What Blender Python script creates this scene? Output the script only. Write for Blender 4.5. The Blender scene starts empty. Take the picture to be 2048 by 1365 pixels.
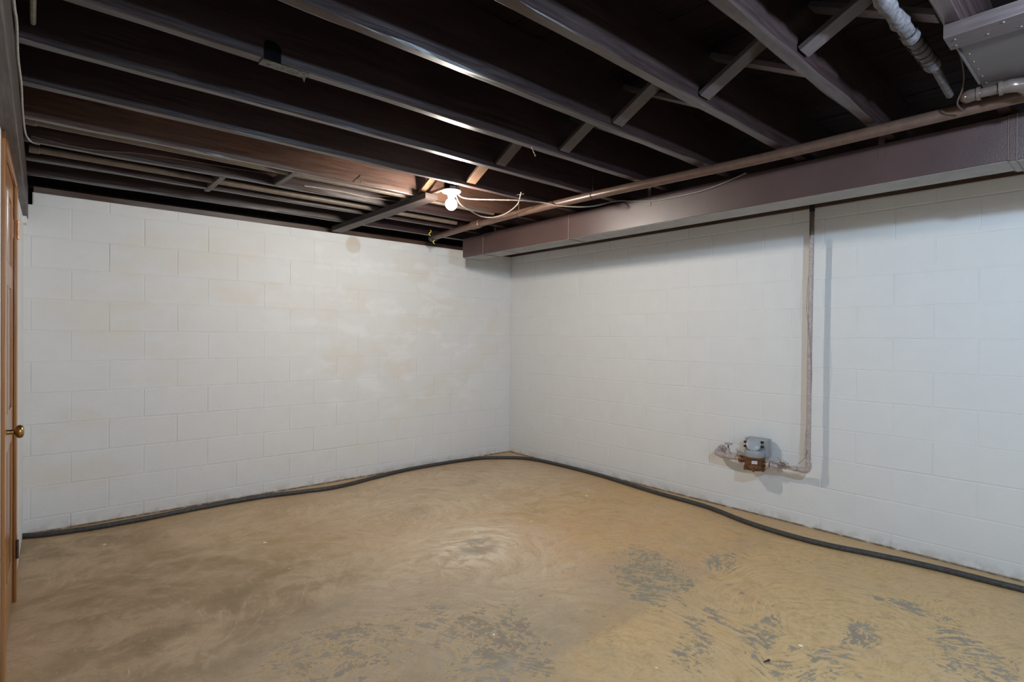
import bpy, bmesh, math, random
from mathutils import Vector, Matrix, noise
random.seed(7)
S = bpy.context.scene
COL = S.collection
PI = math.pi

# ------------------------------------------------------------------ camera
CAM = Vector((-4.0087, -4.6635, 1.3003))
yaw, pitch, roll, FPX = 0.8576, -0.0072, 0.0088, 1087.42
fw = Vector((math.cos(yaw)*math.cos(pitch), math.sin(yaw)*math.cos(pitch), math.sin(pitch)))
r0 = Vector((math.sin(yaw), -math.cos(yaw), 0)); u0 = r0.cross(fw)
rt = r0*math.cos(roll) + u0*math.sin(roll); up = -r0*math.sin(roll) + u0*math.cos(roll)
cd = bpy.data.cameras.new('camera'); cam = bpy.data.objects.new('camera', cd); COL.objects.link(cam)
M = Matrix((rt, up, -fw)).transposed().to_4x4(); M.translation = CAM
cam.matrix_world = M
cd.sensor_width = 36.0; cd.lens = FPX*36/2048; cd.clip_start = 0.02; cd.clip_end = 60
S.camera = cam

# ------------------------------------------------------------------ light and exposure
W = bpy.data.worlds.new('world'); S.world = W; W.use_nodes = True
W.node_tree.nodes['Background'].inputs[0].default_value = (0.55, 0.6, 0.68, 1)
W.node_tree.nodes['Background'].inputs[1].default_value = 0.02
S.view_settings.view_transform = 'Standard'; S.view_settings.look = 'None'
S.view_settings.gamma = 1.0; S.view_settings.exposure = 0.80
S.view_settings.use_curve_mapping = False
BULB = Vector((-2.05, -1.80, 2.142)); BULB_STRENGTH = 660.0

def lamp(name, loc, watts, col, radius):
    l = bpy.data.lights.new(name, 'POINT'); l.energy = watts; l.color = col; l.shadow_soft_size = radius
    o = bpy.data.objects.new(name, l); o.location = loc; COL.objects.link(o); return o
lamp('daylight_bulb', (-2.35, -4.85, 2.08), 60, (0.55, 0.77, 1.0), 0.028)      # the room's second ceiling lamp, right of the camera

lamp('rear_fill', (-3.6, -7.6, 2.0), 32, (0.78, 0.89, 1.0), 0.05)             # fill light added behind the camera, standing for no known lamp

# ------------------------------------------------------------------ node helpers
class N:
    def __init__(s, name):
        s.m = bpy.data.materials.new(name); s.m.use_nodes = True
        s.t = s.m.node_tree; s.b = s.t.nodes['Principled BSDF']
    def n(s, typ, **kw):
        x = s.t.nodes.new(typ)
        for k, v in kw.items():
            setattr(x, k, v)
        return x
    def l(s, a, b): s.t.links.new(a, b)
    def val(s, sock, v):
        if isinstance(v, bpy.types.NodeSocket): s.l(v, sock)
        else: sock.default_value = v
    def math(s, op, a, b=0.0, c=None, clamp=False):
        x = s.n('ShaderNodeMath', operation=op, use_clamp=clamp)
        s.val(x.inputs[0], a); s.val(x.inputs[1], b)
        if c is not None: s.val(x.inputs[2], c)
        return x.outputs[0]
    def vmath(s, op, a, b=(0, 0, 0)):
        x = s.n('ShaderNodeVectorMath', operation=op); s.val(x.inputs[0], a); s.val(x.inputs[1], b)
        return x.outputs['Value'] if op in ('LENGTH', 'DISTANCE', 'DOT_PRODUCT') else x.outputs[0]
    def noise(s, vec, scale, detail=4, rough=.55, dist=0.0):
        x = s.n('ShaderNodeTexNoise'); s.l(vec, x.inputs['Vector'])
        x.inputs['Scale'].default_value = scale; x.inputs['Detail'].default_value = detail
        x.inputs['Roughness'].default_value = rough; x.inputs['Distortion'].default_value = dist
        return x.outputs['Fac']
    def ramp(s, fac, lo, hi, a=0.0, b=1.0):
        x = s.n('ShaderNodeMapRange', interpolation_type='SMOOTHSTEP'); s.val(x.inputs[0], fac)
        x.inputs[1].default_value = lo; x.inputs[2].default_value = hi
        x.inputs[3].default_value = a; x.inputs[4].default_value = b
        return x.outputs[0]
    def mix(s, fac, a, b, blend='MIX'):
        x = s.n('ShaderNodeMix', data_type='RGBA', blend_type=blend); s.val(x.inputs[0], fac)
        for sock, v in ((x.inputs[6], a), (x.inputs[7], b)):
            if isinstance(v, bpy.types.NodeSocket): s.l(v, sock)
            else: sock.default_value = (*v, 1)
        return x.outputs[2]
    def mapping(s, vec, scale=(1, 1, 1), rot=(0, 0, 0), loc=(0, 0, 0)):
        x = s.n('ShaderNodeMapping'); s.l(vec, x.inputs[0])
        x.inputs['Scale'].default_value = scale; x.inputs['Rotation'].default_value = rot
        x.inputs['Location'].default_value = loc
        return x.outputs[0]
    def pos(s): return s.n('ShaderNodeNewGeometry').outputs['Position']
    def obj(s): return s.n('ShaderNodeTexCoord').outputs['Object']
    def rand(s): return s.n('ShaderNodeObjectInfo').outputs['Random']
    def xyz(s, vec):
        x = s.n('ShaderNodeSeparateXYZ'); s.l(vec, x.inputs[0]); return x.outputs
    def comb(s, x, y, z=0.0):
        c = s.n('ShaderNodeCombineXYZ'); s.val(c.inputs[0], x); s.val(c.inputs[1], y); s.val(c.inputs[2], z)
        return c.outputs[0]
    def bump(s, h, strength, dist, chain=None):
        x = s.n('ShaderNodeBump'); s.l(h, x.inputs['Height'])
        x.inputs['Strength'].default_value = strength; x.inputs['Distance'].default_value = dist
        if chain is not None: s.l(chain, x.inputs['Normal'])
        s.l(x.outputs[0], s.b.inputs['Normal']); return x.outputs[0]
    def col(s, v): 
        if isinstance(v, bpy.types.NodeSocket): s.l(v, s.b.inputs['Base Color'])
        else: s.b.inputs['Base Color'].default_value = (*v, 1)
    def set(s, rough=.5, metal=0.0, spec=.5):
        s.val(s.b.inputs['Roughness'], rough); s.b.inputs['Metallic'].default_value = metal
        s.b.inputs['Specular IOR Level'].default_value = spec

def simple(name, col, rough=.5, metal=0.0, var=.15, scale=30, bump=0.0, spec=.5):
    k = N(name); p = k.obj()
    f = k.noise(p, scale, 4)
    k.col(k.mix(k.ramp(f, .3, .7), tuple(c*(1-var) for c in col), tuple(min(1, c*(1+var)) for c in col)))
    k.set(rough, metal, spec)
    if bump: k.bump(f, bump, .003)
    return k.m

# ------------------------------------------------------------------ materials
def wall_paint(name, patches):
    k = N(name); P = k.pos()
    big = k.noise(P, 1.1, 3, .5); fine = k.noise(P, 55, 3, .6); mid = k.noise(P, 7, 4, .6)
    c = k.mix(k.ramp(mid, .3, .7), (.775, .777, .780), (.800, .802, .805))
    c = k.mix(k.math('MULTIPLY', k.rand(), .5), c, (.785, .782, .772))
    if patches:      # touch-up paint: fresh cold white strokes over older cream coats
        x = k.xyz(P)
        area = k.math('MULTIPLY', k.ramp(x[0], -3.0, -1.9), k.ramp(x[2], .25, .9))
        area = k.math('MULTIPLY', area, k.ramp(x[0], -.25, -.7))
        st = k.noise(k.mapping(P, (1.6, 1, 3.4)), 1.6, 5, .6, .3)
        cream = k.noise(k.mapping(P, (1.3, 1, 2.2), loc=(3, 1, 7)), 1.5, 4, .55)
        c = k.mix(k.math('MULTIPLY', k.ramp(cream, .50, .70), .55), c, (.775, .722, .640))
        c = k.mix(k.math('MULTIPLY', k.math('MULTIPLY', k.ramp(st, .50, .62), area), .55), c, (.87, .875, .89))
        def blot(cx, cz, rx, rz):
            dx = k.math('DIVIDE', k.math('SUBTRACT', x[0], cx), rx); dz = k.math('DIVIDE', k.math('SUBTRACT', x[2], cz), rz)
            d = k.math('ADD', k.math('MULTIPLY', dx, dx), k.math('MULTIPLY', dz, dz))
            return k.ramp(k.math('ADD', d, k.math('MULTIPLY', k.math('SUBTRACT', mid, .5), .8)), 1.1, .5)
        for b in ((-1.88, 2.12, .08, .08),):
            c = k.mix(k.math('MULTIPLY', blot(*b), .55), c, (.62, .55, .44))
    # dirt where the wall meets the slab
    z = k.xyz(P)[2]
    dirt = k.math('MULTIPLY', k.ramp(z, .085, .0), k.ramp(k.noise(P, 9, 5, .65), .42, .62))
    c = k.mix(k.math('MULTIPLY', dirt, .45), c, (.40, .32, .23))
    rub = k.math('MULTIPLY', k.ramp(z, .018, .004), k.ramp(k.noise(P, 14, 4), .3, .55))
    c = k.mix(rub, c, (.20, .14, .09))
    k.col(c); k.set(.62, 0, .35)
    h = k.math('ADD', k.math('MULTIPLY', fine, .4), k.math('MULTIPLY', mid, 1.0))
    k.bump(h, .35, .004)
    return k.m

def joist_wood(name, a, b, rough=.36, axis=0, glint=.6):
    k = N(name); P = k.obj(); r = k.rand()
    sc = [9, 9, 9]; sc[axis] = .7
    off = k.comb(k.math('MULTIPLY', r, 31.0), k.math('MULTIPLY', r, 17.0), k.math('MULTIPLY', r, 9.0))
    Q = k.vmath('ADD', P, off)
    g = k.noise(k.mapping(Q, tuple(sc)), 3.0, 5, .6, 1.6)
    fs = [90, 90, 90]; fs[axis] = 5
    f = k.noise(k.mapping(Q, tuple(fs)), 1.0, 3, .6)
    mot = k.noise(Q, 2.2, 3)
    c = k.mix(k.ramp(g, .3, .72), a, b)
    c = k.mix(k.math('MULTIPLY', k.ramp(mot, .55, .75), .35), c, tuple(x*1.5 for x in b))
    k.col(c)
    k.set(k.ramp(f, .2, .8, rough-.06, rough+.14), 0, glint)
    h = k.math('ADD', k.math('MULTIPLY', g, 1.0), k.math('MULTIPLY', f, .35))
    k.bump(h, .28, .004)
    return k.m

def floor_mat():
    k = N('worn_concrete_floor'); P = k.pos(); xs = k.xyz(P)
    P2 = k.comb(xs[0], xs[1], 0.0)
    def blob(cx, cy, rx, ry, soft=.6, ang=0.0):
        dx = k.math('SUBTRACT', xs[0], cx); dy = k.math('SUBTRACT', xs[1], cy)
        ca, sa = math.cos(ang), math.sin(ang)
        ux = k.math('ADD', k.math('MULTIPLY', dx, ca/rx), k.math('MULTIPLY', dy, sa/rx))
        uy = k.math('ADD', k.math('MULTIPLY', dx, -sa/ry), k.math('MULTIPLY', dy, ca/ry))
        d = k.math('ADD', k.math('MULTIPLY', ux, ux), k.math('MULTIPLY', uy, uy))
        return k.ramp(d, 1.0+soft*1.6, max(0.0, 1.0-soft*1.4))
    def mx(lst):
        r = lst[0]
        for q in lst[1:]: r = k.math('MAXIMUM', r, q)
        return r
    warp = k.n('ShaderNodeTexNoise'); k.l(P2, warp.inputs['Vector']); warp.inputs['Scale'].default_value = 1.3
    warp.inputs['Detail'].default_value = 2
    Pw = k.vmath('ADD', P2, k.vmath('MULTIPLY', k.vmath('SUBTRACT', warp.outputs['Color'], (.5, .5, .5)), (.5, .5, 0)))
    # trowel sweeps: streaks laid along arcs about the centre of every cell
    vor = k.n('ShaderNodeTexVoronoi', feature='F1'); k.l(Pw, vor.inputs['Vector']); vor.inputs['Scale'].default_value = 1.25
    rel = k.vmath('SUBTRACT', Pw, vor.outputs['Position'])
    rx = k.xyz(rel)
    rad = k.vmath('LENGTH', k.vmath('ADD', rel, (.35, .2, 0)))
    th = k.math('ARCTAN2', k.math('ADD', rx[1], .2), k.math('ADD', rx[0], .35))
    arc = k.comb(k.math('MULTIPLY', rad, 62.0), k.math('MULTIPLY', th, 5.0), 0.0)
    streak = k.noise(arc, 1.0, 4, .65, .6)
    arc2 = k.comb(k.math('MULTIPLY', rad, 22.0), k.math('MULTIPLY', th, 2.2), 3.0)
    sweep = k.noise(arc2, 1.0, 4, .6, .4)
    big = k.noise(Pw, 1.5, 4, .55); mid = k.noise(P2, 5.0, 5, .6, .5); fine = k.noise(P2, 60, 5, .7)
    grit = k.noise(P2, 30.0, 6, .74, .6)
    # base coat of tan sealer, ochre towards the meter wall, greyer and paler in the far corner
    c = k.mix(k.ramp(big, .36, .64), (.365, .272, .175), (.465, .362, .248))
    ochre = mx([blob(-.75, -2.7, 1.0, 1.5, .7), blob(-1.2, -3.75, 1.3, .75, .7)])
    c = k.mix(k.math('MULTIPLY', ochre, k.ramp(mid, .25, .65, .45, .95)), c, (.545, .375, .190))
    red = k.math('MULTIPLY', blob(-1.35, -2.6, .6, .6, .8), k.ramp(big, .4, .6))
    c = k.mix(k.math('MULTIPLY', red, .55), c, (.52, .315, .185))
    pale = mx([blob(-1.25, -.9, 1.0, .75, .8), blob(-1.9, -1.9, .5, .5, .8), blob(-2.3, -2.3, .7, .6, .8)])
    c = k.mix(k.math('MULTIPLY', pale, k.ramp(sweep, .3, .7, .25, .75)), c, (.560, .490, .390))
    dark = mx([blob(-3.55, -1.35, .5, .5, .8), blob(-3.9, -.5, .4, .45, .8), blob(-3.2, -1.75, .55, .4, .8), blob(-3.5, -2.0, .5, .4, .8)])
    c = k.mix(k.math('MULTIPLY', dark, k.ramp(mid, .32, .68, .15, .85)), c, (.205, .160, .100))
    olive = k.math('MULTIPLY', mx([blob(-3.1, -1.2, .6, .5, .8), blob(-.9, -1.7, .5, .6, .8)]), k.ramp(mid, .4, .65))
    c = k.mix(k.math('MULTIPLY', olive, .45), c, (.31, .24, .12))
    c = k.mix(k.ramp(streak, .48, .78, 0, .42), c, (.25, .180, .110))
    c = k.mix(k.ramp(sweep, .54, .78, 0, .45), c, (.57, .48, .35))
    scr = k.noise(k.comb(k.math('MULTIPLY', rad, 150.0), k.math('MULTIPLY', th, 7.0), 8.0), 1.0, 2, .5)
    c = k.mix(k.ramp(scr, .62, .78, 0, .45), c, (.62, .53, .40))
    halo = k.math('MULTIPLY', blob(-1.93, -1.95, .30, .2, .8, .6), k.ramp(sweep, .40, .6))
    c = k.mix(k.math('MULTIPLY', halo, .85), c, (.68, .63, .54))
    core = k.math('MULTIPLY', blob(-1.95, -1.98, .16, .10, .7, .6), k.ramp(mid, .38, .58))
    c = k.mix(k.math('MULTIPLY', core, .75), c, (.25, .235, .195))
    smud = k.math('MULTIPLY', mx([blob(-1.15, -.75, .16, .08, .6), blob(-1.9, -1.15, .12, .1, .6), blob(-3.0, -2.2, .2, .05, .6, .5)]), k.ramp(sweep, .4, .6))
    c = k.mix(k.math('MULTIPLY', smud, .6), c, (.26, .22, .17))
    # dull grey wash where the sealer is worn thin, and the thick yellow coat beyond the joint line
    wash = mx([blob(-2.62, -2.95, .45, .35, .8), blob(-2.95, -2.45, .6, .35, .8), blob(-1.52, -2.92, .35, .3, .8)])
    c = k.mix(k.math('MULTIPLY', wash, k.ramp(streak, .35, .6, .75, .25)), c, (.305, .260, .205))
    jl = k.math('ADD', xs[1], k.math('MULTIPLY', k.math('SUBTRACT', mid, .5), .16))
    yel = k.math('MULTIPLY', k.ramp(jl, -3.10, -3.16), k.ramp(xs[0], -2.75, -2.3))
    yel = k.math('MULTIPLY', yel, k.ramp(big, .62, .42, .25, .85))
    c = k.mix(yel, c, k.mix(k.ramp(streak, .35, .65), (.590, .432, .238), (.480, .335, .172)))
    # bare grey concrete where the sealer has flaked off, breaking up along the trowel sweeps
    bare = mx([blob(-1.52, -2.98, .30, .22, .5, .5), blob(-1.3, -2.72, .16, .16, .6), blob(-1.0, -3.1, .16, .1, .6),
               blob(-2.62, -3.02, .22, .20, .5), blob(-2.5, -2.76, .25, .18, .6), blob(-2.75, -2.5, .22, .14, .7),
               blob(-3.05, -2.5, .3, .22, .6), blob(-1.68, -3.33, .14, .12, .6), blob(-1.95, -3.47, .2, .10, .6, .4),
               blob(-1.6, -3.58, .2, .09, .6), blob(-1.8, -3.85, .3, .16, .6), blob(-1.25, -3.87, .16, .07, .6),
               blob(-.8, -3.95, .07, .2, .6), blob(-1.17, -4.25, .22, .14, .6), blob(-1.0, -4.15, .14, .1, .6)])
    brk = k.math('ADD', k.math('MULTIPLY', grit, .50), k.math('MULTIPLY', streak, .50))
    clump = k.noise(P2, 4.2, 5, .62, .8)
    lvl = k.math('ADD', brk, k.math('MULTIPLY', bare, .11))
    lvl = k.math('ADD', lvl, k.math('MULTIPLY', k.math('SUBTRACT', clump, .5), .36))
    jcut = k.math('MULTIPLY', k.ramp(jl, -3.10, -3.15), .015)
    lvl = k.math('SUBTRACT', lvl, jcut)
    flake = k.ramp(lvl, .590, .622, 0, .9)
    allow = mx([bare, k.math('MULTIPLY', k.ramp(xs[1], -2.3, -2.9), .55)])
    flake = k.math('MULTIPLY', flake, k.ramp(allow, .12, .4))
    grey = k.mix(k.ramp(mid, .35, .65), (.225, .200, .172), (.285, .262, .230))
    green = blob(-1.52, -2.98, .34, .26, .7, .5)
    grey = k.mix(k.math('MULTIPLY', green, .6), grey, (.20, .21, .165))
    # yellow residue of the sealer that stays thick around the flaked spots
    rim = k.math('MULTIPLY', k.math('MULTIPLY', k.ramp(lvl, .545, .60), k.ramp(allow, .2, .6)), .55)
    c = k.mix(rim, c, (.54, .375, .165))
    c = k.mix(flake, c, grey)
    mott = k.noise(P2, 11.0, 5, .7, .5)
    c = k.mix(k.ramp(mott, .50, .72, 0, .38), c, (.27, .195, .12))
    c = k.mix(k.ramp(mott, .46, .30, 0, .25), c, (.56, .46, .32))
    # speckle, dust and drops of white wall paint
    c = k.mix(k.ramp(fine, .54, .72, 0, .42), c, (.17, .125, .08))
    v2 = k.n('ShaderNodeTexVoronoi', feature='F1'); k.l(P2, v2.inputs['Vector']); v2.inputs['Scale'].default_value = 6.5
    rs = k.n('ShaderNodeSeparateColor'); k.l(v2.outputs['Color'], rs.inputs[0])
    wob = k.math('ADD', v2.outputs['Distance'], k.math('MULTIPLY', k.math('SUBTRACT', fine, .5), .06))
    drop = k.math('MULTIPLY', k.math('LESS_THAN', wob, k.math('MULTIPLY', rs.outputs[1], .080)), k.math('GREATER_THAN', rs.outputs[0], .62))
    c = k.mix(k.math('MULTIPLY', drop, .9), c, (.80, .79, .76))
    edge = mx([k.ramp(xs[1], -.16, -.02), k.ramp(xs[0], -.22, -.03)])
    c = k.mix(k.math('MULTIPLY', edge, k.ramp(mid, .3, .6, .3, .8)), c, (.45, .33, .20))
    c = k.vmath('MULTIPLY', c, (1.38, 1.275, 1.15))
    k.col(c)
    k.set(k.ramp(mid, .3, .7, .42, .62), 0, .4)
    h = k.math('ADD', k.math('MULTIPLY', streak, .5), k.math('MULTIPLY', fine, .3))
    h = k.math('SUBTRACT', h, k.math('MULTIPLY', flake, .5))
    k.bump(h, .18, .003)
    return k.m

def duct_mat():
    k = N('brown_painted_sheet_metal'); P = k.obj()
    f = k.noise(P, 210, 2, .6); b = k.noise(P, 3, 3)
    k.col(k.mix(k.ramp(b, .3, .7), (.058, .032, .030), (.072, .041, .038)))
    k.set(.36, 0, .6); k.bump(f, .6, .0016)
    return k.m

def varnish(name, a, b, axis=2):
    k = N(name); P = k.obj()
    sc = [28, 28, 28]; sc[axis] = 1.2
    g = k.noise(k.mapping(P, tuple(sc)), 1.5, 5, .6, 1.0)
    k.col(k.mix(k.ramp(g, .3, .7), a, b)); k.set(.28, 0, .5); k.bump(g, .08, .002)
    k.b.inputs['Coat Weight'].default_value = .35; k.b.inputs['Coat Roughness'].default_value = .15
    return k.m

MW_BACK = wall_paint('white_block_paint_touched_up', True)
MW = wall_paint('white_block_paint', False)
M_FLOOR = floor_mat()
M_JOIST = joist_wood('dark_brown_painted_joist', (.020, .0098, .0094), (.036, .0190, .0178), .34, 0, .75)
M_JOIST_LIT = joist_wood('bulb_lit_brown_joist', (.040, .0195, .014), (.066, .034, .0225), .30, 0, .8)  # same brown paint as the other joists, with the bulb's warm light coloured in
M_STRUT = joist_wood('brown_painted_strut', (.048, .032, .030), (.070, .049, .046), .5, 1)
M_BOARD = joist_wood('brown_painted_board', (.036, .021, .019), (.05, .032, .029), .5, 1)
M_STRUT_LIT = joist_wood('bulb_lit_brown_strut', (.085, .044, .024), (.12, .066, .038), .42, 1)  # strut brown with the glow of the nearby bulb put into the colour
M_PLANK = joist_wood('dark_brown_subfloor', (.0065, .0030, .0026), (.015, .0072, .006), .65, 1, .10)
M_GLARE_END = joist_wood('end_block_dimmed_for_glare', (.010, .0055, .0035), (.016, .009, .006), .6, 1, .2)  # brown taken almost to black to hold down the bulb's glare
M_BEAM = joist_wood('dark_brown_beam', (.040, .028, .024), (.062, .045, .040), .45, 1)
M_SILL = joist_wood('brown_sill', (.060, .032, .021), (.095, .052, .034), .42)
M_DUCT = duct_mat()
M_GALV = simple('grey_duct_underside', (.235, .235, .235), .45, .0, .12, 14)
M_SEAM = simple('brown_seam', (.13, .085, .075), .4, 0, .1)
M_PANEL = simple('grey_brown_sheet_metal', (.066, .050, .046), .42, 0, .15, 5, .05)
M_PIPE = simple('brown_painted_pipe', (.082, .046, .033), .34, 0, .15, 25, .05)
M_PIPEG = simple('taupe_painted_pipe', (.115, .088, .068), .5, 0, .15, 25, .05)
M_ELB = simple('glossy_taupe_fitting', (.095, .066, .055), .2, .1, .12, 30, .05)
M_WRAP = simple('grey_fibre_pipe_wrap', (.062, .050, .051), .7, 0, .4, 60, .8)
M_LAV = simple('pinkish_grey_pipe_paint', (.47, .39, .375), .5, 0, .18, 60, .25)
M_LAVD = simple('dull_pink_wire_paint', (.33, .25, .23), .5, 0, .25, 80)
M_BRONZE = simple('bronze_casting', (.155, .066, .026), .45, .35, .4, 40, .3)
M_GREYP = simple('grey_plastic_register', (.34, .36, .385), .4, 0, .08, 40)
M_GREYL = simple('pale_grey_lid', (.40, .42, .44), .35, 0, .06, 30)
M_BLACK = simple('black_rubber', (.012, .012, .013), .5, 0, .3)
M_HOSE = simple('charcoal_rubber_hose', (.058, .054, .051), .5, 0, .3, 60, .2)
M_VOID = simple('unlit_black_cavity', (.004, .004, .004), .9, 0, .1)
M_WHITE = simple('white_glazed_porcelain', (.78, .78, .76), .15, 0, .03)
M_CABLE = simple('painted_cable', (.22, .185, .16), .5, 0, .2, 60)
M_CABLEG = simple('grey_white_cable', (.34, .33, .31), .5, 0, .2, 60)
M_CABLEB = simple('brown_cable', (.075, .045, .036), .45, 0, .2, 60)
M_TAPE = simple('grey_cloth_tape', (.20, .19, .165), .32, .25, .3, 70, .6)
M_GLOSS = simple('black_glossy_tape', (.004, .004, .005), .16, 0, .2)
M_STEEL = simple('bright_steel', (.60, .57, .55), .28, .9, .1)
M_RUST = simple('brown_steel_wire', (.10, .07, .06), .4, .5, .2)
M_YEL = simple('yellow_tag', (.75, .66, .10), .5, 0, .1)
M_BRASS = simple('antique_brass', (.42, .27, .10), .26, .9, .25, 30)
M_HINGE = simple('reddish_brass_hinge', (.45, .26, .16), .35, .8, .25, 30)
M_HINGED = simple('dull_brown_hinge', (.12, .075, .05), .4, .6, .25, 30)
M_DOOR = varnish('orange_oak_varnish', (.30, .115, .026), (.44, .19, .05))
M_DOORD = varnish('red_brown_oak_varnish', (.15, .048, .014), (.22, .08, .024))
M_LABEL = simple('white_label', (.80, .82, .86), .35, 0, .02)
M_INK = simple('blue_ink', (.08, .11, .30), .5, 0, .05)
def bulb_mat():
    k = N('glowing_bulb_glass'); k.col((.9, .88, .8))
    k.b.inputs['Emission Color'].default_value = (1.0, .92, .81, 1)
    k.b.inputs['Emission Strength'].default_value = BULB_STRENGTH
    return k.m
M_BULB = bulb_mat()

# ------------------------------------------------------------------ geometry helpers
def bm_box(bm, lo, hi, bev=0.0, seg=1):
    lo = Vector(lo); hi = Vector(hi)
    r = bmesh.ops.create_cube(bm, size=1.0)
    for v in r['verts']:
        v.co = Vector(((lo[i]+hi[i])/2 + v.co[i]*(hi[i]-lo[i]) for i in range(3)))
    if bev:
        es = {e for v in r['verts'] for e in v.link_edges}
        bmesh.ops.bevel(bm, geom=list(es), offset=bev, segments=seg, affect='EDGES', profile=.5)

def frames(pts):
    T = []
    for i in range(len(pts)):
        a = pts[max(i-1, 0)]; b = pts[min(i+1, len(pts)-1)]
        T.append((b-a).normalized())
    ref = Vector((0, 0, 1)) if abs(T[0].z) < .9 else Vector((1, 0, 0))
    out = []; n = (ref - T[0]*ref.dot(T[0])).normalized()
    for t in T:
        n = (n - t*n.dot(t)).normalized(); out.append((n, t.cross(n)))
    return out

def bm_tube(bm, pts, r, seg=12, cap=True):
    pts = [Vector(p) for p in pts]; fr = frames(pts); rings = []
    for i, (p, (n, b)) in enumerate(zip(pts, fr)):
        rr = r[i] if isinstance(r, (list, tuple)) else r
        rings.append([bm.verts.new(p + n*(rr*math.cos(2*PI*j/seg)) + b*(rr*math.sin(2*PI*j/seg))) for j in range(seg)])
    for a, c in zip(rings, rings[1:]):
        for j in range(seg):
            bm.faces.new((a[j], a[(j+1) % seg], c[(j+1) % seg], c[j]))
    if cap:
        bm.faces.new(rings[0][::-1]); bm.faces.new(rings[-1])

def bm_lathe(bm, prof, origin, axis=(0, 0, 1), seg=24):
    o = Vector(origin); a = Vector(axis).normalized()
    ref = Vector((1, 0, 0)) if abs(a.x) < .9 else Vector((0, 1, 0))
    n = (ref - a*ref.dot(a)).normalized(); b = a.cross(n); rings = []
    for r, h in prof:
        if r < 1e-6: rings.append([bm.verts.new(o + a*h)])
        else: rings.append([bm.verts.new(o + a*h + n*(r*math.cos(2*PI*j/seg)) + b*(r*math.sin(2*PI*j/seg))) for j in range(seg)])
    for p, q in zip(rings, rings[1:]):
        for j in range(seg):
            A = [p[j % len(p)], p[(j+1) % len(p)]] if len(p) > 1 else [p[0]]
            B = [q[(j+1) % len(q)], q[j % len(q)]] if len(q) > 1 else [q[0]]
            if len(A)+len(B) >= 3: bm.faces.new(A+B)

def smooth_pts(pts, n=6):
    P = [Vector(p) for p in pts]; out = []
    for i in range(len(P)-1):
        p0 = P[max(i-1, 0)]; p1 = P[i]; p2 = P[i+1]; p3 = P[min(i+2, len(P)-1)]
        for j in range(n):
            t = j/n
            out.append(.5*((2*p1)+(p2-p0)*t+(2*p0-5*p1+4*p2-p3)*t*t+(3*p1-p0-3*p2+p3)*t*t*t))
    out.append(P[-1]); return out

def obj(name, bm, mat, parent=None, smooth=False, origin=None, auto=False):
    bmesh.ops.recalc_face_normals(bm, faces=bm.faces[:])
    if smooth:
        for e in bm.edges:
            if len(e.link_faces) == 2 and e.calc_face_angle() > .75: e.smooth = False
    if origin is not None:
        o3 = Vector(origin)
        for v in bm.verts: v.co -= o3
    me = bpy.data.meshes.new(name); bm.to_mesh(me); bm.free()
    me.materials.append(mat)
    if smooth:
        for p in me.polygons: p.use_smooth = True
    o = bpy.data.objects.new(name, me); COL.objects.link(o)
    if origin is not None: o.location = origin
    if parent is not None:
        o.parent = parent
        if origin is not None: o.location = Vector(origin) - parent.location if parent.parent is None else Vector(origin)
        else: o.location = -world_loc(parent)
    return o

def world_loc(o):
    l = o.location.copy(); q = o.parent
    while q is not None: l += q.location; q = q.parent
    return l

def tag(o, label, cat, group=None):
    o['label'] = label; o['category'] = cat
    if group: o['group'] = group
    return o
def thing(name, loc, label, cat, group=None):
    o = bpy.data.objects.new(name, None); o.empty_display_size = .05; COL.objects.link(o); o.location = loc
    return tag(o, label, cat, group)
def structure(o): o['kind'] = 'structure'; return o
def box(name, lo, hi, mat, parent=None, bev=0.0, seg=1):
    bm = bmesh.new(); bm_box(bm, lo, hi, bev, seg); return obj(name, bm, mat, parent)
def tube(name, pts, r, mat, parent=None, seg=12):
    bm = bmesh.new(); bm_tube(bm, pts, r, seg); return obj(name, bm, mat, parent, True)
def lathe(name, prof, origin, axis, mat, parent=None, seg=24, smooth=True):
    bm = bmesh.new(); bm_lathe(bm, prof, origin, axis, seg); return obj(name, bm, mat, parent, smooth)

def lumber(lo, hi, axis, jit=.0012, n=36, seed=0, wane=0.0):
    """a sawn board: long box cut in short lengths whose edges wander a little"""
    bm = bmesh.new(); lo = Vector(lo); hi = Vector(hi)
    o1, o2 = [i for i in range(3) if i != axis]; ch = .0035
    rings = []
    for i in range(n+1):
        t = lo[axis] + (hi[axis]-lo[axis])*i/n
        def nz(k, s=1.0): return jit*noise.noise(Vector((t*3.1*s, k*7.3+seed*3.7, seed*1.3)))*2
        prof = [(lo[o1]+ch, lo[o2]), (hi[o1]-ch, lo[o2]), (hi[o1], lo[o2]+ch), (hi[o1], hi[o2]), (lo[o1], hi[o2]), (lo[o1], lo[o2]+ch)]
        ring = []
        for k, (a, b) in enumerate(prof):
            v = Vector((0, 0, 0)); v[axis] = t; v[o1] = a+nz(k); v[o2] = b+nz(k+20)
            if wane and k in (0, 5):
                w = max(0.0, noise.noise(Vector((t*2.3, seed*2.1, 4.0)))+.15)*wane
                w += abs(noise.noise(Vector((t*17, seed*2.1, 9.0))))*wane*.35
                if k == 0: v[o1] += w
                else: v[o2] += w
            ring.append(bm.verts.new(v))
        rings.append(ring)
    for a, b in zip(rings, rings[1:]):
        for k in range(6): bm.faces.new((a[k], a[(k+1) % 6], b[(k+1) % 6], b[k]))
    bm.faces.new(rings[0]); bm.faces.new(rings[-1][::-1])
    return bm

# ------------------------------------------------------------------ the shell
ZJ, ZSUB, ZTOP = 2.243, 2.478, 2.205
XL = -4.115                      # face of the left wall
YB = -8.3                        # wall behind the camera
bm = bmesh.new(); bm_box(bm, (XL-.5, YB-.2, -.12), (.3, .3, 0)); structure(obj('floor', bm, M_FLOOR))

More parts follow.
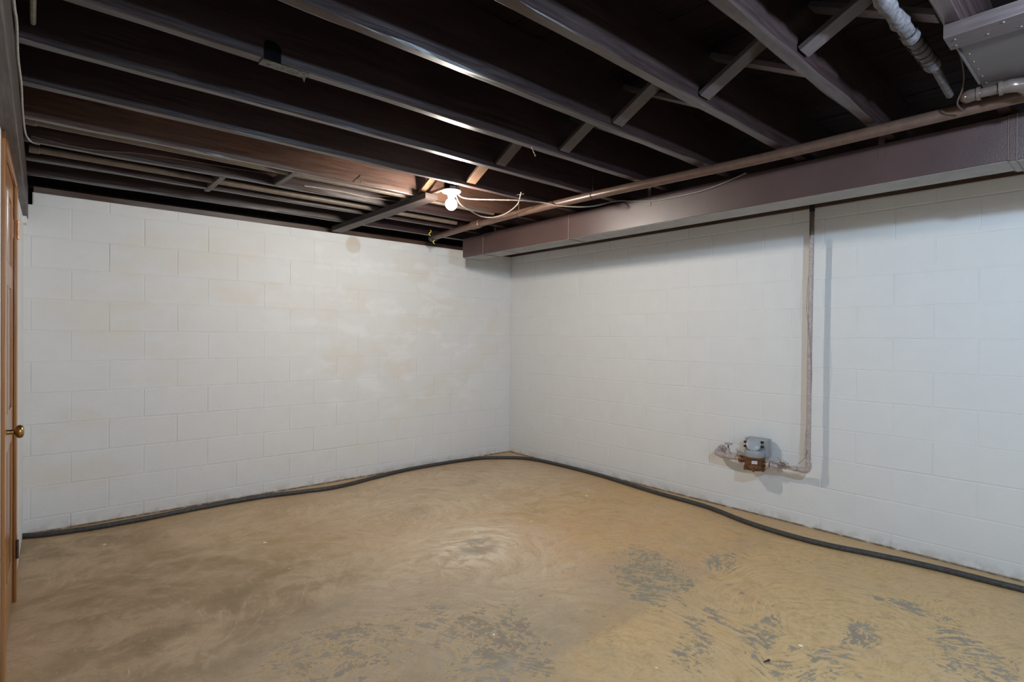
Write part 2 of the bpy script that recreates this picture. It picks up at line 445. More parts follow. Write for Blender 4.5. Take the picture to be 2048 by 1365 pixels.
C, B = .2032, .4064
def block_mesh(name, w, h, axis, mat):
    """front of one concrete block, centred on its own face; axis is the wall's normal"""
    bm = bmesh.new(); g = .0028; b = .0030; d = .012
    a0, a1, z0, z1 = -w/2+g, w/2-g, -h/2+g, h/2-g
    loops = [((a0, a1, z0, z1), d), ((a0, a1, z0, z1), b*.9), ((a0+b*.35, a1-b*.35, z0+b*.35, z1-b*.35), b*.3), ((a0+b, a1-b, z0+b, z1-b), 0)]
    rings = []
    for (p, q, r, s), dep in loops:
        c4 = [(p, r), (q, r), (q, s), (p, s)]
        rings.append([bm.verts.new((u, dep, v) if axis == 1 else (dep, u, v)) for u, v in c4])
    for A, D in zip(rings, rings[1:]):
        for j in range(4): bm.faces.new((A[j], A[(j+1) % 4], D[(j+1) % 4], D[j]))
    bm.faces.new(rings[-1])
    bmesh.ops.recalc_face_normals(bm, faces=bm.faces[:])
    me = bpy.data.meshes.new(name); bm.to_mesh(me); bm.free(); me.materials.append(mat)
    f = me.polygons[-1]
    if (axis == 1 and f.normal.y > 0) or (axis == 0 and f.normal.x > 0): me.flip_normals()
    return me
CACHE = {}
def lay_blocks(parent, axis, z0ref, off_a, off_b, lo, hi, mat, cut=None):
    """courses of block, running bond; lo..hi along the wall, cut(z) may raise lo for the beam pocket"""
    edges = [0.0] + [z0ref + k*C for k in range(-6, 5)] + [ZTOP]
    edges = [e for e in edges if e <= ZTOP+1e-6]
    for i, (za, zb) in enumerate(zip(edges, edges[1:])):
        k = round((zb - z0ref)/C) if i < len(edges)-2 else 5
        off = off_a if k % 2 == 0 else off_b
        l = lo if cut is None else cut(.5*(za+zb), lo)
        s = off + math.floor((l-off)/B)*B
        while s < hi-1e-4:
            a = max(s, l); b = min(s+B, hi); s += B
            if b-a < .02: continue
            key = (axis, round(b-a, 3), round(zb-za, 3), mat.name)
            if key not in CACHE: CACHE[key] = block_mesh('block', b-a, zb-za, axis, mat)
            o = bpy.data.objects.new('block', CACHE[key]); COL.objects.link(o); o.parent = parent
            j = random.uniform(-.0011, .0011); mid = (a+b)/2
            o.location = ((mid, j, (za+zb)/2) if axis == 1 else (j, mid, (za+zb)/2))
            o.rotation_euler = (random.uniform(-.0035, .0035), 0, random.uniform(-.0022, .0022)) if axis == 1 else (0, random.uniform(-.0035, .0035), random.uniform(-.0022, .0022))

# back wall (far left in the picture), with the pocket that takes the beam
bm = bmesh.new(); bm_box(bm, (XL-.3, .0028, 0), (.3, .2, 2.018)); bm_box(bm, (-4.055, .0028, 2.018), (.3, .2, ZTOP))
wall_back = structure(obj('wall_back', bm, MW_BACK))
lay_blocks(wall_back, 1, 1.3148, -3.8616, -4.0636, XL, 0.0, MW_BACK, lambda z, l: -4.055 if z > 2.03 else l)
box('pocket_lining', (-4.30, .13, 2.0), (-4.0, .19, 2.26), M_VOID, wall_back)
# right wall with the meter
bm = bmesh.new(); bm_box(bm, (.0028, -5.4, 0), (.2, .2, ZTOP)); bm_box(bm, (0, YB-.2, 0), (.2, -5.4, ZTOP))
wall_right = structure(obj('wall_right', bm, MW))
lay_blocks(wall_right, 0, 1.3100, -.2029+.2032-B, -.2029-B, -5.4, 0.0, MW)
# left wall, opening for the door
DY0, DY1, DZ = -1.885, -1.115, 2.035
bm = bmesh.new()
bm_box(bm, (XL-.12, DY1, 0), (XL, .003, 2.03)); bm_box(bm, (XL-.12, YB, 0), (XL, DY0, 2.03))
wall_left = structure(obj('wall_left', bm, MW))
box('wall_left_upper', (XL-.35, YB, 2.03), (XL-.14, .2, 2.6), M_PLANK, wall_left)
box('closet_lining', (XL-.5, DY0-.1, 0), (XL-.45, DY1+.1, 2.1), M_VOID, wall_left)
bm = bmesh.new(); bm_box(bm, (XL-.5, YB-.2, 0), (.2, YB, 2.6)); structure(obj('wall_front', bm, MW))

# ceiling: subfloor planks laid across the joists
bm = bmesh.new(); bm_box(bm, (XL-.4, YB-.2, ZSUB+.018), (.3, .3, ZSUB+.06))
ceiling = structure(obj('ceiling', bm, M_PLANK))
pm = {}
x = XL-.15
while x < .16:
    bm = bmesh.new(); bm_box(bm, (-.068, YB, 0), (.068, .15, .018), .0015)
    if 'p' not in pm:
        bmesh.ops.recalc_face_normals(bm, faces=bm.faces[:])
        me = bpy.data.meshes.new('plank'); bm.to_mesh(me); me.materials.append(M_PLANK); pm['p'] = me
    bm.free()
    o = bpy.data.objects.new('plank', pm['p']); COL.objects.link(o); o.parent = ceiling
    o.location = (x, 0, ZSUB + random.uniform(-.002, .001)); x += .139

# sills and rims
def trim(n, lo, hi, axis, mat, seed):
    return structure(obj('trim_%d' % n, lumber(lo, hi, axis, .0018, 60, seed), mat))
trim(1, (-4.05, .002, ZTOP), (.14, .14, ZTOP+.0375), 0, M_SILL, 3)
trim(2, (-4.2, .09, ZJ), (.14, .13, ZSUB), 0, M_PLANK, 4)
trim(3, (.002, YB, ZTOP), (.14, 0.0, ZTOP+.0375), 1, M_SILL, 5)
trim(4, (.10, YB, ZJ), (.14, .13, ZSUB), 1, M_PLANK, 6)

# ------------------------------------------------------------------ girder along the left wall
beam = thing('support_beam', (-4.1, -2.0, 2.03), 'dark brown timber girder along the left wall above the door, carrying the joist ends', 'beam')
obj('girder', lumber((XL-.14, YB, 2.03), (-4.076, .06, ZJ-.001), 1, .001, 60, 8), M_BEAM, beam)
box('bearing_block', (XL+.001, -.12, 1.985), (-4.080, -.004, 2.0285), MW, beam, .002)
box('bearing_shim', (XL+.001, -.05, 2.0), (-4.082, .05, 2.03), M_BEAM, beam, .001)['label'] = 'dark shim under the end of the girder'

# ------------------------------------------------------------------ floor joists
TH = .042
JN = [('a', -.340, 'brown joist nearest the back wall, just in front of its sill'),
      ('b', -.725, 'brown joist second from the back wall, behind both grey pipes'),
      ('c', -1.092, 'brown joist third from the back wall, between the two grey pipes'),
      ('d', -1.477, 'joist lit orange brown by the bulb, just behind it'),
      ('e', -1.910, 'brown joist passing just in front of the light bulb'),
      ('f', -2.305, 'brown joist between the taped joist and the joist at the bulb'),
      ('g', -2.700, 'brown joist with grey and black tape stuck on its edge'),
      ('h', -3.105, 'brown joist with a rough splintered lower edge'),
      ('i', -3.510, 'brown joist between the splintered joist and the knotty joist'),
      ('j', -3.906, 'knotty brown joist beside the wrapped pipe at top right'),
      ('k', -4.310, 'brown joist edging the sheet metal panel in the top right corner')]
JY = {}
for i, (kk, y, lab) in enumerate(JN):
    JY[kk] = y
    x1 = .098
    m = M_JOIST_LIT if kk == 'd' else M_JOIST
    bm = lumber((-4.235, y, ZJ), (x1, y+TH, ZSUB-.001), 0, .0022 if kk not in 'hj' else .0035, 70, i*5+1, .010 if kk == 'h' else (.004 if kk in 'j' else 0))
    o = obj('floor_joist', bm, m, None, False, (-2.05, y+TH/2, ZJ))
    tag(o, lab, 'joist', 'ceiling joists')

# cross bridging at midspan: one strut rises towards the camera, its twin falls
def strut(y_low, z_low, y_high, z_high, xc, w, t, mat, label):
    a = Vector((xc, y_low, z_low)); b = Vector((xc, y_high, z_high)); d = (b-a).normalized()
    n = Vector((1, 0, 0)).cross(d).normalized()
    bm = bmesh.new(); vs = []
    for p in (a, b):
        for s, q in ((-1, -1), (1, -1), (1, 1), (-1, 1)):
            vs.append(bm.verts.new(p + Vector((s*w/2, 0, 0)) + n*(q*t/2)))
    for f in ((0, 1, 2, 3), (7, 6, 5, 4), (0, 4, 5, 1), (1, 5, 6, 2), (2, 6, 7, 3), (3, 7, 4, 0)): bm.faces.new([vs[i] for i in f])
    bmesh.ops.bevel(bm, geom=bm.edges[:], offset=.0015, segments=1, affect='EDGES')
    o = obj('bridging_strut', bm, mat, None, False, (xc, (y_low+y_high)/2, (z_low+z_high)/2))
    return tag(o, label, 'strut', 'bridging struts between the joists')
order = 'defghijk'
names = {'d': 'the orange lit joist', 'e': 'the joist before the bulb', 'f': 'the joist before that', 'g': 'the taped joist', 'h': 'the splintered joist', 'i': 'the next nearer joist', 'j': 'the knotty joist', 'k': 'the joist by the panel'}
xs_ = {'d': -2.07, 'e': -1.985, 'f': -2.075, 'g': -1.975, 'h': -2.055, 'i': -2.02, 'j': -2.08}
for far, near in zip(order, order[1:]):
    m = M_STRUT_LIT if far in 'de' else M_STRUT
    xc = xs_[far]
    strut(JY[far]-.006, ZJ+.022, JY[near]+TH+.004, ZSUB-.03, xc, .068, .019, m,
          'strut rising from %s to %s' % (names[far], names[near]))
    strut(JY[near]+TH+.006, ZJ+.020, JY[far]-.004, ZSUB-.03, xc+.078, .064, .019, M_STRUT,
          'dark strut dropping from %s to %s' % (names[far], names[near]))

# strongback under the far joists and two loose blocking strips
sb = thing('strongback_board', (-2.06, -.8, 2.203), 'flat grey brown board nailed under the far joists from the bulb to the back wall', 'board')
obj('board', lumber((-2.115, -1.585, 2.203), (-2.022, -.075, ZJ-.001), 1, .001, 20, 12), M_BOARD, sb)
box('end_block', (-2.117, -1.600, 2.204), (-2.018, -1.586, 2.2415), M_GLARE_END, sb, .002)  # widened over the board end and darkened to counter the bulb's glare
for (xc, ya, yb, lab) in ((-2.895, -1.088, -1.438, 'pale blocking strip between the joists at left centre, nearer of the two'),
                          (-3.19, -.690, -1.046, 'pale blocking strip between the joists at left, nearer the back wall')):
    o = obj('blocking_strip', lumber((xc-.017, yb, ZJ-.004), (xc+.017, ya+.05 if ya > -.8 else ya, ZJ+.045), 1, .001, 8, int(-xc*7)), M_STRUT, None, False, (xc, (ya+yb)/2, ZJ))
    tag(o, lab, 'blocking')

# ------------------------------------------------------------------ duct
duct = thing('air_duct', (-.9, -2.5, 2.045), 'long brown painted square air duct hung beside the right wall', 'duct')
DX0, DX1, DZ0, DZ1 = -1.0, -.802, 2.045, 2.232
secs = [(-.455, -.775), (-.777, -1.83), (-1.832, -4.30)]
def duct_section(y0, y1, grow, name, first=False):
    bm = bmesh.new(); g = grow
    bm_box(bm, (DX0-g, y1, DZ0-g+.0008), (DX1+g, y0, DZ1), .012 if first else .0025, 2 if first else 1)
    o = obj(name, bm, M_DUCT, duct)
    bm = bmesh.new()
    bm_box(bm, (DX0-g+.004, y1+.004, DZ0-g-.0006), (DX1+g-.004, y0-(.016 if first else .004), DZ0-g+.0008))
    q = obj('underside', bm, M_GALV, o); q['label'] = 'bare grey underside'
    return o
duct_section(secs[0][0], secs[0][1], 0, 'duct_section', True)
duct_section(secs[1][0], secs[1][1], 0, 'duct_section')
duct_section(secs[2][0], secs[2][1], 0, 'duct_section')
duct_section(-4.30, -7.2, .006, 'duct_section')
def cleat(y, w, zt=DZ1, g=0.0):
    bm = bmesh.new()
    bm_box(bm, (DX0-.004-g, y-w/2, DZ0-g), (DX0-g, y+w/2, zt), .0008)
    bm_box(bm, (DX0-g, y-w/2, DZ0-.0035-g), (DX1+g, y+w/2, DZ0-.0006-g))
    return obj('drive_cleat', bm, M_SEAM, duct)
cleat(-.776, .004); cleat(-1.831, .012); cleat(-4.30, .006); cleat(-4.325, .004, g=.006)
for y in (-1.06,):
    bm = bmesh.new(); bm_box(bm, (DX0+.01, y-.002, DZ0-.0015), (DX1, y+.002, DZ0-.0005)); obj('seam', bm, M_BLACK, duct)
for y in (-.95, -2.55, -3.85):
    box('hanger_strap', (DX0-.003, y-.012, DZ0+.12), (DX0-.0005, y+.012, ZJ+.05), M_DUCT, duct)
    box('hanger_strap', (DX1, y-.012, DZ0+.12), (DX1+.002, y+.012, ZJ+.05), M_DUCT, duct)

# ------------------------------------------------------------------ pipes
mp = thing('drain_pipe', (-1.3, -2.4, 2.21), 'long brown pipe running beside the top edge of the air duct', 'pipe')
path = smooth_pts([(-1.283, -.40, 2.211), (-1.33, -1.0, 2.211), (-1.357, -1.70, 2.212), (-1.340, -2.4, 2.212), (-1.285, -3.1, 2.212), (-1.262, -3.5, 2.212), (-1.262, -4.2, 2.212), (-1.262, -5.2, 2.212)], 6)
tube('pipe', path, .0255, M_PIPE, mp, 20)
lathe('end_cap', [(0, -.03), (.033, -.03), (.036, -.02), (.036, .035), (.026, .045), (.026, .05)], (-1.281, -.385, 2.211), (-.04, -1, 0), M_BLACK, mp)['label'] = 'black end cap'
lathe('coupling', [(.026, -.06), (.033, -.055), (.033, .055), (.026, .06)], (-1.340, -1.12, 2.2115), (-.04, -1, 0), M_PIPE, mp)
for y, xx in ((-2.36, -1.343), (-1.66, -1.356)):
    bm = bmesh.new()
    ring = [Vector((xx+.0275*math.cos(a), y, 2.212+.0275*math.sin(a))) for a in [PI*(.5+i/12) for i in range(25)]]
    bm_tube(bm, [(xx, y, ZJ+.10)]+ring+[(xx+.003, y+.004, ZJ+.10)], .0016, 6)
    obj('wire_hanger', bm, M_RUST, mp, True)
# upper run with two elbows, joins the drain near the panel
up_ = thing('elbow_pipe', (-1.4, -4.28, 2.2), 'short glossy taupe pipe with two elbows at the top right', 'pipe')
def arc(c, r, a0, a1, u, v, n=10):
    c = Vector(c); u = Vector(u); v = Vector(v)
    return [c + u*(r*math.cos(a0+(a1-a0)*i/n)) + v*(r*math.sin(a0+(a1-a0)*i/n)) for i in range(n+1)]
tube('elbow', [(-1.33, -4.222, 2.227), (-1.365, -4.224, 2.222), (-1.392, -4.230, 2.216), (-1.403, -4.243, 2.212), (-1.405, -4.262, 2.211)], [.017, .021, .0225, .0225, .021], M_ELB, up_, 16)
lathe('collar', [(.019, -.006), (.0245, -.005), (.0245, .005), (.019, .006)], (-1.405, -4.264, 2.211), (0, -1, 0), M_ELB, up_)
tube('pipe', [(-1.405, -4.262, 2.211), (-1.404, -4.330, 2.211)], .0165, M_ELB, up_, 16)
lathe('collar', [(.019, -.006), (.0255, -.005), (.0255, .005), (.019, .006)], (-1.404, -4.326, 2.211), (0, -1, 0), M_ELB, up_)
tube('elbow', [(-1.404, -4.328, 2.211), (-1.403, -4.352, 2.211), (-1.394, -4.374, 2.209), (-1.375, -4.388, 2.204), (-1.345, -4.392, 2.200), (-1.29, -4.392, 2.197)], [.021, .0235, .0245, .0245, .023, .019], M_ELB, up_, 16)
# wrapped pipe parallel to the joists
wp = thing('wrapped_pipe', (-2.2, -4.19, 2.265), 'grey fibre wrapped pipe running between the joists at top right', 'pipe')
pts = []; rad = []
for i in range(120):
    t = i/119; xx = -4.05 + t*(2.40)
    lump = .0026*math.sin(xx*48)+.0018*math.sin(xx*113+1)+.0016*noise.noise(Vector((xx*9, 0, 0)))
    pts.append((xx, -4.178, 2.262)); rad.append(.0255 - .004*t + lump)
tube('wrapping', pts, rad, M_WRAP, wp, 18)
tube('pipe', [(-1.66, -4.178, 2.262), (-1.60, -4.178, 2.262), (-1.36, -4.172, 2.25)], .0135, M_WRAP, wp, 12)
for xx in (-1.97, -1.915, -1.87, -1.83, -1.785, -1.745, -1.71):
    bm = bmesh.new()
    c = [Vector((xx+.006*math.sin(a), -4.178+.0245*math.cos(a), 2.262+.0245*math.sin(a))) for a in [2*PI*i/18 for i in range(19)]]
    bm_tube(bm, c, .0016, 5, False)
    obj('tie_wire', bm, M_BLACK, wp, True)['label'] = 'black tie wire wound round the wrapping'
# the two straight pipes beside the far joists
for (y, z, xa, xb, lab) in ((-1.366, 2.2640, -4.07, -1.36, 'grey painted pipe just behind the orange lit joist, upper of two'),
                            (-.868, 2.2640, -4.06, -1.36, 'grey painted pipe behind the third joist from the back wall, lower of two')):
    t = thing('straight_pipe', (-2.6, y, z), lab, 'pipe', 'grey pipes along the far joists')
    tube('pipe', [(xa, y, z), (-2.6, y, z-.002), (xb, y, z)], .0195, M_PIPEG, t, 16)
    lathe('coupling', [(.02, -.022), (.0235, -.02), (.0235, .02), (.02, .022)], (xa+.02, y, z), (1, 0, 0), M_PIPEG, t, 16)

# ------------------------------------------------------------------ sheet metal panel and board, top right
pn = thing('metal_panel', (-1.6, -4.6, 2.24), 'grey brown sheet metal panning under the joists in the top right corner', 'panel')
bm = bmesh.new(); bm_box(bm, (-1.868, -5.1, 2.2365), (-1.318, -4.272, 2.2405), .001); obj('sheet', bm, M_PANEL, pn)
bm = bmesh.new(); bm_box(bm, (-1.868, -4.275, 2.226), (-1.45, -4.270, 2.2405), .001); obj('flange', bm, M_PANEL, pn)
bm = bmesh.new()
for i in range(7): bm_lathe(bm, [(0, -.0025), (.003, -.002), (.004, 0)], (-1.80+i*.075, -4.288, 2.2365), (0, 0, 1), 8)
q = obj('nail_heads', bm, M_RUST, pn); q['kind'] = 'stuff'
bd = thing('cross_board', (-1.92, -4.6, 2.205), 'reddish brown board beside the metal panel at the top right corner', 'board')
obj('board', lumber((-1.975, -5.1, 2.203), (-1.872, -4.268, ZJ-.001), 1, .001, 14, 21), M_BOARD, bd)
bm = bmesh.new()
for (xx, yy) in ((-1.90, -4.285), (-1.945, -4.29), (-1.91, -4.36), (-1.955, -4.40), (-1.89, -4.43)): bm_lathe(bm, [(0, -.0025), (.003, -.002), (.0042, 0)], (xx, yy, 2.203), (0, 0, 1), 8)
q = obj('nail_heads', bm, M_RUST, bd); q['kind'] = 'stuff'

# ------------------------------------------------------------------ light fixture
lf = thing('ceiling_light', (BULB.x, BULB.y, 2.206), 'bare glowing bulb in a white porcelain ceiling holder', 'light')
bm = bmesh.new(); bm_lathe(bm, [(0, .050), (.050, .050), (.052, .046), (.052, 0), (0, 0)], (BULB.x, BULB.y, 2.2235), (0, 0, 1), 8); obj('junction_box', bm, M_GLOSS, lf)['label'] = 'black octagonal box'
box('box_bracket', (BULB.x-.012, -1.868, 2.245), (BULB.x+.012, -1.476, 2.262), M_RUST, lf)
lathe('base_plate', [(.024, .0), (.045, .002), (.058, .008), (.0615, .014), (.060, .0175), (0, .0175)], (BULB.x, BULB.y, 2.206), (0, 0, 1), M_WHITE, lf, 32)
lathe('socket', [(.0235, .004), (.0235, -.012), (.022, -.021), (.018, -.021)], (BULB.x, BULB.y, 2.206), (0, 0, 1), M_WHITE, lf, 24)
prof = [(.0135, .052), (.0145, .046), (.017, .036)]
for i in range(13):
    a = math.radians(62 - i*(152/12)); prof.append((.0365*math.cos(a), .0365*math.sin(a)-.004))
prof[-1] = (0, -.0405)
lathe('bulb', prof, BULB, (0, 0, 1), M_BULB, lf, 28)

# ------------------------------------------------------------------ cables
def cable(name, pts, r, mat, label, n=6):
    P = smooth_pts(pts, n); bm = bmesh.new(); bm_tube(bm, P, r, 8)
    return tag(obj(name, bm, mat, None, True, P[len(P)//2]), label, 'cable')
cable('power_cable', [(-2.0, -1.79, 2.226), (-1.88, -1.74, 2.214), (-1.60, -1.935, 2.215), (-1.446, -2.004, 2.214), (-1.375, -2.09, 2.188), (-1.25, -2.25, 2.175), (-1.05, -2.30, 2.235), (-1.012, -2.42, 2.222), (-1.009, -2.60, 2.192), (-1.009, -2.75, 2.188), (-1.009, -2.93, 2.190), (-1.009, -3.08, 2.212), (-1.009, -3.20, 2.237)], .0042, M_CABLE, 'white cable from the bulb passing the long pipe and sagging onto the duct')
cable('loop_cable', [(-2.0, -1.77, 2.222), (-1.892, -1.672, 2.19), (-1.72, -1.56, 2.19), (-1.56, -1.47, 2.19), (-1.475, -1.501, 2.19), (-1.481, -1.652, 2.19), (-1.55, -1.86, 2.205), (-1.60, -1.95, 2.24), (-1.61, -1.97, 2.262)], .0040, M_CABLE, 'white cable hanging in a loose loop right of the bulb')
cable('beam_cable', [(-4.062, -3.35, 2.33), (-4.068, -3.0, 2.28), (-4.070, -2.62, 2.228), (-4.068, -2.45, 2.232), (-4.071, -2.2, 2.224), (-4.069, -1.9, 2.234), (-4.071, -1.6, 2.228), (-4.068, -1.25, 2.232), (-4.05, -1.08, 2.243), (-4.02, -.99, 2.26)], .0042, M_CABLEG, 'thin pale cable clipped along the top of the left girder')
yj = JY['c'] - .007
cable('joist_cable', [(-4.05, yj-.01, 2.262), (-3.90, yj, 2.252), (-3.782, yj, 2.256), (-3.56, yj, 2.283), (-3.05, yj, 2.301), (-2.60, yj, 2.322), (-2.45, yj, 2.302), (-2.28, yj, 2.298), (-2.18, yj-.05, 2.290), (-2.10, yj-.13, 2.284), (-2.05, yj-.215, 2.268)], .0040, M_CABLEB, 'brown painted cable running along the third joist from the back wall', 8)
cable('joist_cable', [(-2.72, yj, 2.272), (-2.5, yj, 2.279), (-2.3, yj, 2.275), (-2.2, yj-.02, 2.274), (-2.05, yj-.05, 2.272), (-1.95, yj-.1, 2.28)], .0038, M_CABLE, 'pale cable stub end below the orange lit joist, left of the bulb')
cable('joist_cable', [(-4.028, -2.664, 2.300), (-4.03, -2.5, 2.302), (-4.032, -2.31, 2.303)], .008, M_CABLEG, 'short thick cable entering a hole in a joist at the top left corner')
cable('hanging_wire', [(-2.12, -4.30, 2.42), (-1.95, -4.24, 2.36), (-1.80, -4.235, 2.34), (-1.66, -4.24, 2.33), (-1.5, -4.235, 2.28), (-1.42, -4.22, 2.24), (-1.39, -4.20, 2.20), (-1.33, -4.21, 2.185)], .0028, M_RUST, 'thin dark wire hanging between the wrapped pipe and the metal panel')

# ------------------------------------------------------------------ small things on the joists
tp = thing('duct_tape', (-3.36, -2.68, ZJ), 'crumpled grey tape with a black flap stuck on a joist at upper left', 'tape')
bm = bmesh.new(); nx, ny = 16, 5; grid = []
for i in range(nx+1):
    row = []
    for j in range(ny+1):
        xx = -3.443 + .160*i/nx; yy = -2.7045 + .052*j/ny
        zz = ZJ - .0035 - .0032*abs(noise.noise(Vector((xx*40, yy*60, 1)))) - .0015*abs(noise.noise(Vector((xx*110, yy*90, 5))))
        if i == nx and j == ny: zz -= .012; yy += .004
        row.append(bm.verts.new((xx, yy, zz)))
    grid.append(row)
for i in range(nx):
    for j in range(ny): bm.faces.new((grid[i][j], grid[i+1][j], grid[i+1][j+1], grid[i][j+1]))
bmesh.ops.solidify(bm, geom=bm.faces[:], thickness=-.0008)
obj('tape_strip', bm, M_TAPE, tp)
bm = bmesh.new(); top = []; w0, w1 = -3.438, -3.383
outl = [(w0, 2.2415), (w1, 2.2415), (w1, 2.288), (w1-.004, 2.296), (w1-.014, 2.303), (w1-.028, 2.3065), (w0+.014, 2.307), (w0+.004, 2.304), (w0, 2.296)]
a = [bm.verts.new((u, -2.7035, v)) for u, v in outl]; b = [bm.verts.new((u, -2.7052, v)) for u, v in outl]
bm.faces.new(a); bm.faces.new(b[::-1])
for i in range(len(outl)): bm.faces.new((a[i], a[(i+1) % len(a)], b[(i+1) % len(a)], b[i]))
obj('tape_flap', bm, M_GLOSS, tp)['label'] = 'glossy black flap on the joist side'
def nail(p, d, ln, label):
    p = Vector(p); d = Vector(d).normalized(); bm = bmesh.new()
    bm_lathe(bm, [(0, 0), (.0019, 0), (.0019, ln*.92), (.0042, ln*.93), (.0042, ln), (0, ln)], p, d, 8)
    tag(obj('nail', bm, M_STEEL, None, False, p), label, 'nail', 'bent nails left in the joists')
nail((-2.185, -2.685, 2.246), (.75, .25, -.6), .060, 'bright bent nail hanging from the taped joist near the upper centre')
nail((-2.51, -1.4785, 2.300), (-.15, -.35, -.9), .062, 'bright nail leaning down the side of the orange lit joist')
nail((-1.60, -1.912, 2.255), (.55, -.75, .1), .05, 'nail sticking out beside the white cable right of the bulb')
for i, (q0, q1, lab) in enumerate((((-1.350, -.45, 2.264), (-1.358, -.45, 2.212), 'yellow tag wire twisted above the capped end of the long pipe'),
                                   ((-1.312, -.45, 2.182), (-1.317, -.45, 2.143), 'yellow tag wire curling below the capped end of the long pipe'))):
    a = Vector(q0); b = Vector(q1); P = []
    for j in range(13):
        t = j/12; P.append(a.lerp(b, t) + Vector((.008*math.sin(t*7+i), .004*math.cos(t*9), 0)))
    bm = bmesh.new(); bm_tube(bm, P, .0034, 6); tag(obj('tag_wire', bm, M_YEL, None, True, a), lab, 'tag')

# ------------------------------------------------------------------ hose on the floor
HP = [(-4.108, -.055), (-4.002, -.107), (-3.832, -.140), (-3.70, -.152), (-3.452, -.150), (-3.087, -.122), (-2.70, -.118), (-2.406, -.174), (-2.106, -.216), (-1.714, -.133), (-1.388, -.068), (-1.062, -.056), (-.726, -.071), (-.45, -.129), (-.184, -.335), (-.09, -.536), (-.056, -.904), (-.064, -1.398), (-.105, -1.75), (-.142, -2.102), (-.150, -2.375), (-.175, -2.571), (-.265, -2.864), (-.303, -3.153), (-.290, -3.398), (-.240, -3.608), (-.200, -3.806), (-.178, -3.991), (-.172, -4.167), (-.160, -4.35), (-.15, -4.9), (-.2, -5.6)]
P = smooth_pts([(x, y, .0170) for x, y in HP], 6)
bm = bmesh.new(); bm_tube(bm, P, .0165, 14)
tag(obj('floor_hose', bm, M_HOSE, None, True, P[100]), 'charcoal rubber hose lying along the foot of both block walls', 'hose')
bm = bmesh.new(); bm_tube(bm, [(-1.818, -3.688, .005), (-1.806, -3.694, .008), (-1.795, -3.703, .011), (-1.788, -3.695, .006), (-1.778, -3.690, .004)], [.001, .0028, .0035, .003, .001], 6)
tag(obj('dirt_crumb', bm, M_BLACK, None, True, (-1.80, -3.695, 0)), 'small dark crumb of dirt on the floor at lower right', 'crumb')

# ------------------------------------------------------------------ riser and water meter on the right wall
PX = -.10
rs = thing('water_riser', (PX, -3.21, .42), 'pinkish painted water pipe rising up the right wall from an elbow', 'pipe')
tube('pipe', [(PX, -3.208, .455), (PX+.002, -3.207, 1.2), (PX, -3.212, 2.0)], .0150, M_LAV, rs, 16)
tube('pipe', [(PX, -3.212, 2.0), (PX, -3.212, 2.16)], .0153, M_PIPEG, rs, 16)['label'] = 'tan top of the riser, toned as shaded by the duct'  # duller tan puts the duct's shadow into the pipe colour
tube('pipe', [(PX, -3.212, 2.16), (PX, -3.212, 2.46)], .0165, M_BLACK, rs, 16)['label'] = 'black top end of the riser'
tube('elbow', [(PX, -3.208, .470), (PX, -3.208, .440)]+[Vector((PX, -3.182-.026*math.cos(a), .440-.026*math.sin(a))) for a in [PI/2*i/7 for i in range(8)]]+[Vector((PX, -3.150, .4140))], [.0195]+[.0195]*9+[.0195], M_LAV, rs, 16)
tube('pipe', [(PX, -3.16, .414), (PX, -3.03, .416)], .0135, M_LAV, rs, 16)
lathe('coupling', [(.014, -.014), (.018, -.013), (.018, .013), (.014, .014)], (PX, -3.125, .4145), (0, 1, 0), M_LAV, rs, 16)
W_ = []
for i in range(90):
    t = i/89; zz = .50+1.62*t; w = 2*PI*1.6*t+1.0
    ex = .0155+.008*max(0, noise.noise(Vector((zz*5, 2, 0))))
    W_.append((PX-ex*math.cos(w)*.6-.008, -3.208+ex*math.sin(w)*1.15, zz))
tube('wire', smooth_pts(W_, 2), .0017, M_LAVD, rs, 6)
tube('wire', smooth_pts([(PX-.015, -3.21, .56), (PX-.02, -3.19, .50), (PX-.012, -3.165, .47), (PX-.01, -3.15, .455)], 5), .002, M_LAVD, rs, 6)

wm = thing('water_meter', (PX, -2.85, .36), 'bronze water meter with a grey round register on the right wall', 'meter')
MC = Vector((-.115, -2.85, 0))
bm = bmesh.new()      # cast lower body: octagonal bowl with flange
bm_lathe(bm, [(0, .363), (.072, .363), (.0745, .366), (.0745, .376), (.070, .380), (.066, .400), (.069, .438), (.074, .442), (.074, .455), (.0, .455)], (MC.x, MC.y, 0), (0, 0, 1), 12)
bmesh.ops.rotate(bm, cent=MC, matrix=Matrix.Rotation(.2, 3, 'Z'), verts=bm.verts[:])
obj('body', bm, M_BRONZE, wm)
for i in range(6):
    bm = bmesh.new(); a = i*PI/3+.35; c = MC + Vector((.070*math.cos(a), .070*math.sin(a), 0))
    bm_lathe(bm, [(0, .3575), (.008, .3575), (.008, .3655), (.0055, .367), (.0055, .392), (0, .394)], (c.x, c.y, 0), (0, 0, 1), 6)
    obj('bolt', bm, M_BRONZE, wm)
tube('port', [(MC.x, MC.y+.055, .418), (MC.x, MC.y+.098, .419)], .021, M_BRONZE, wm, 12)
lathe('port_nut', [(.016, -.012), (.026, -.011), (.026, .011), (.016, .012)], (MC.x, MC.y+.100, .419), (0, 1, 0), M_BRONZE, wm, 8, False)
tube('port', [(MC.x, MC.y-.055, .412), (MC.x, MC.y-.094, .411)], .020, M_BRONZE, wm, 12)
lathe('port_nut', [(.015, -.010), (.024, -.009), (.024, .009), (.015, .010)], (MC.x, MC.y-.098, .411), (0, 1, 0), M_LAV, wm, 8, False)
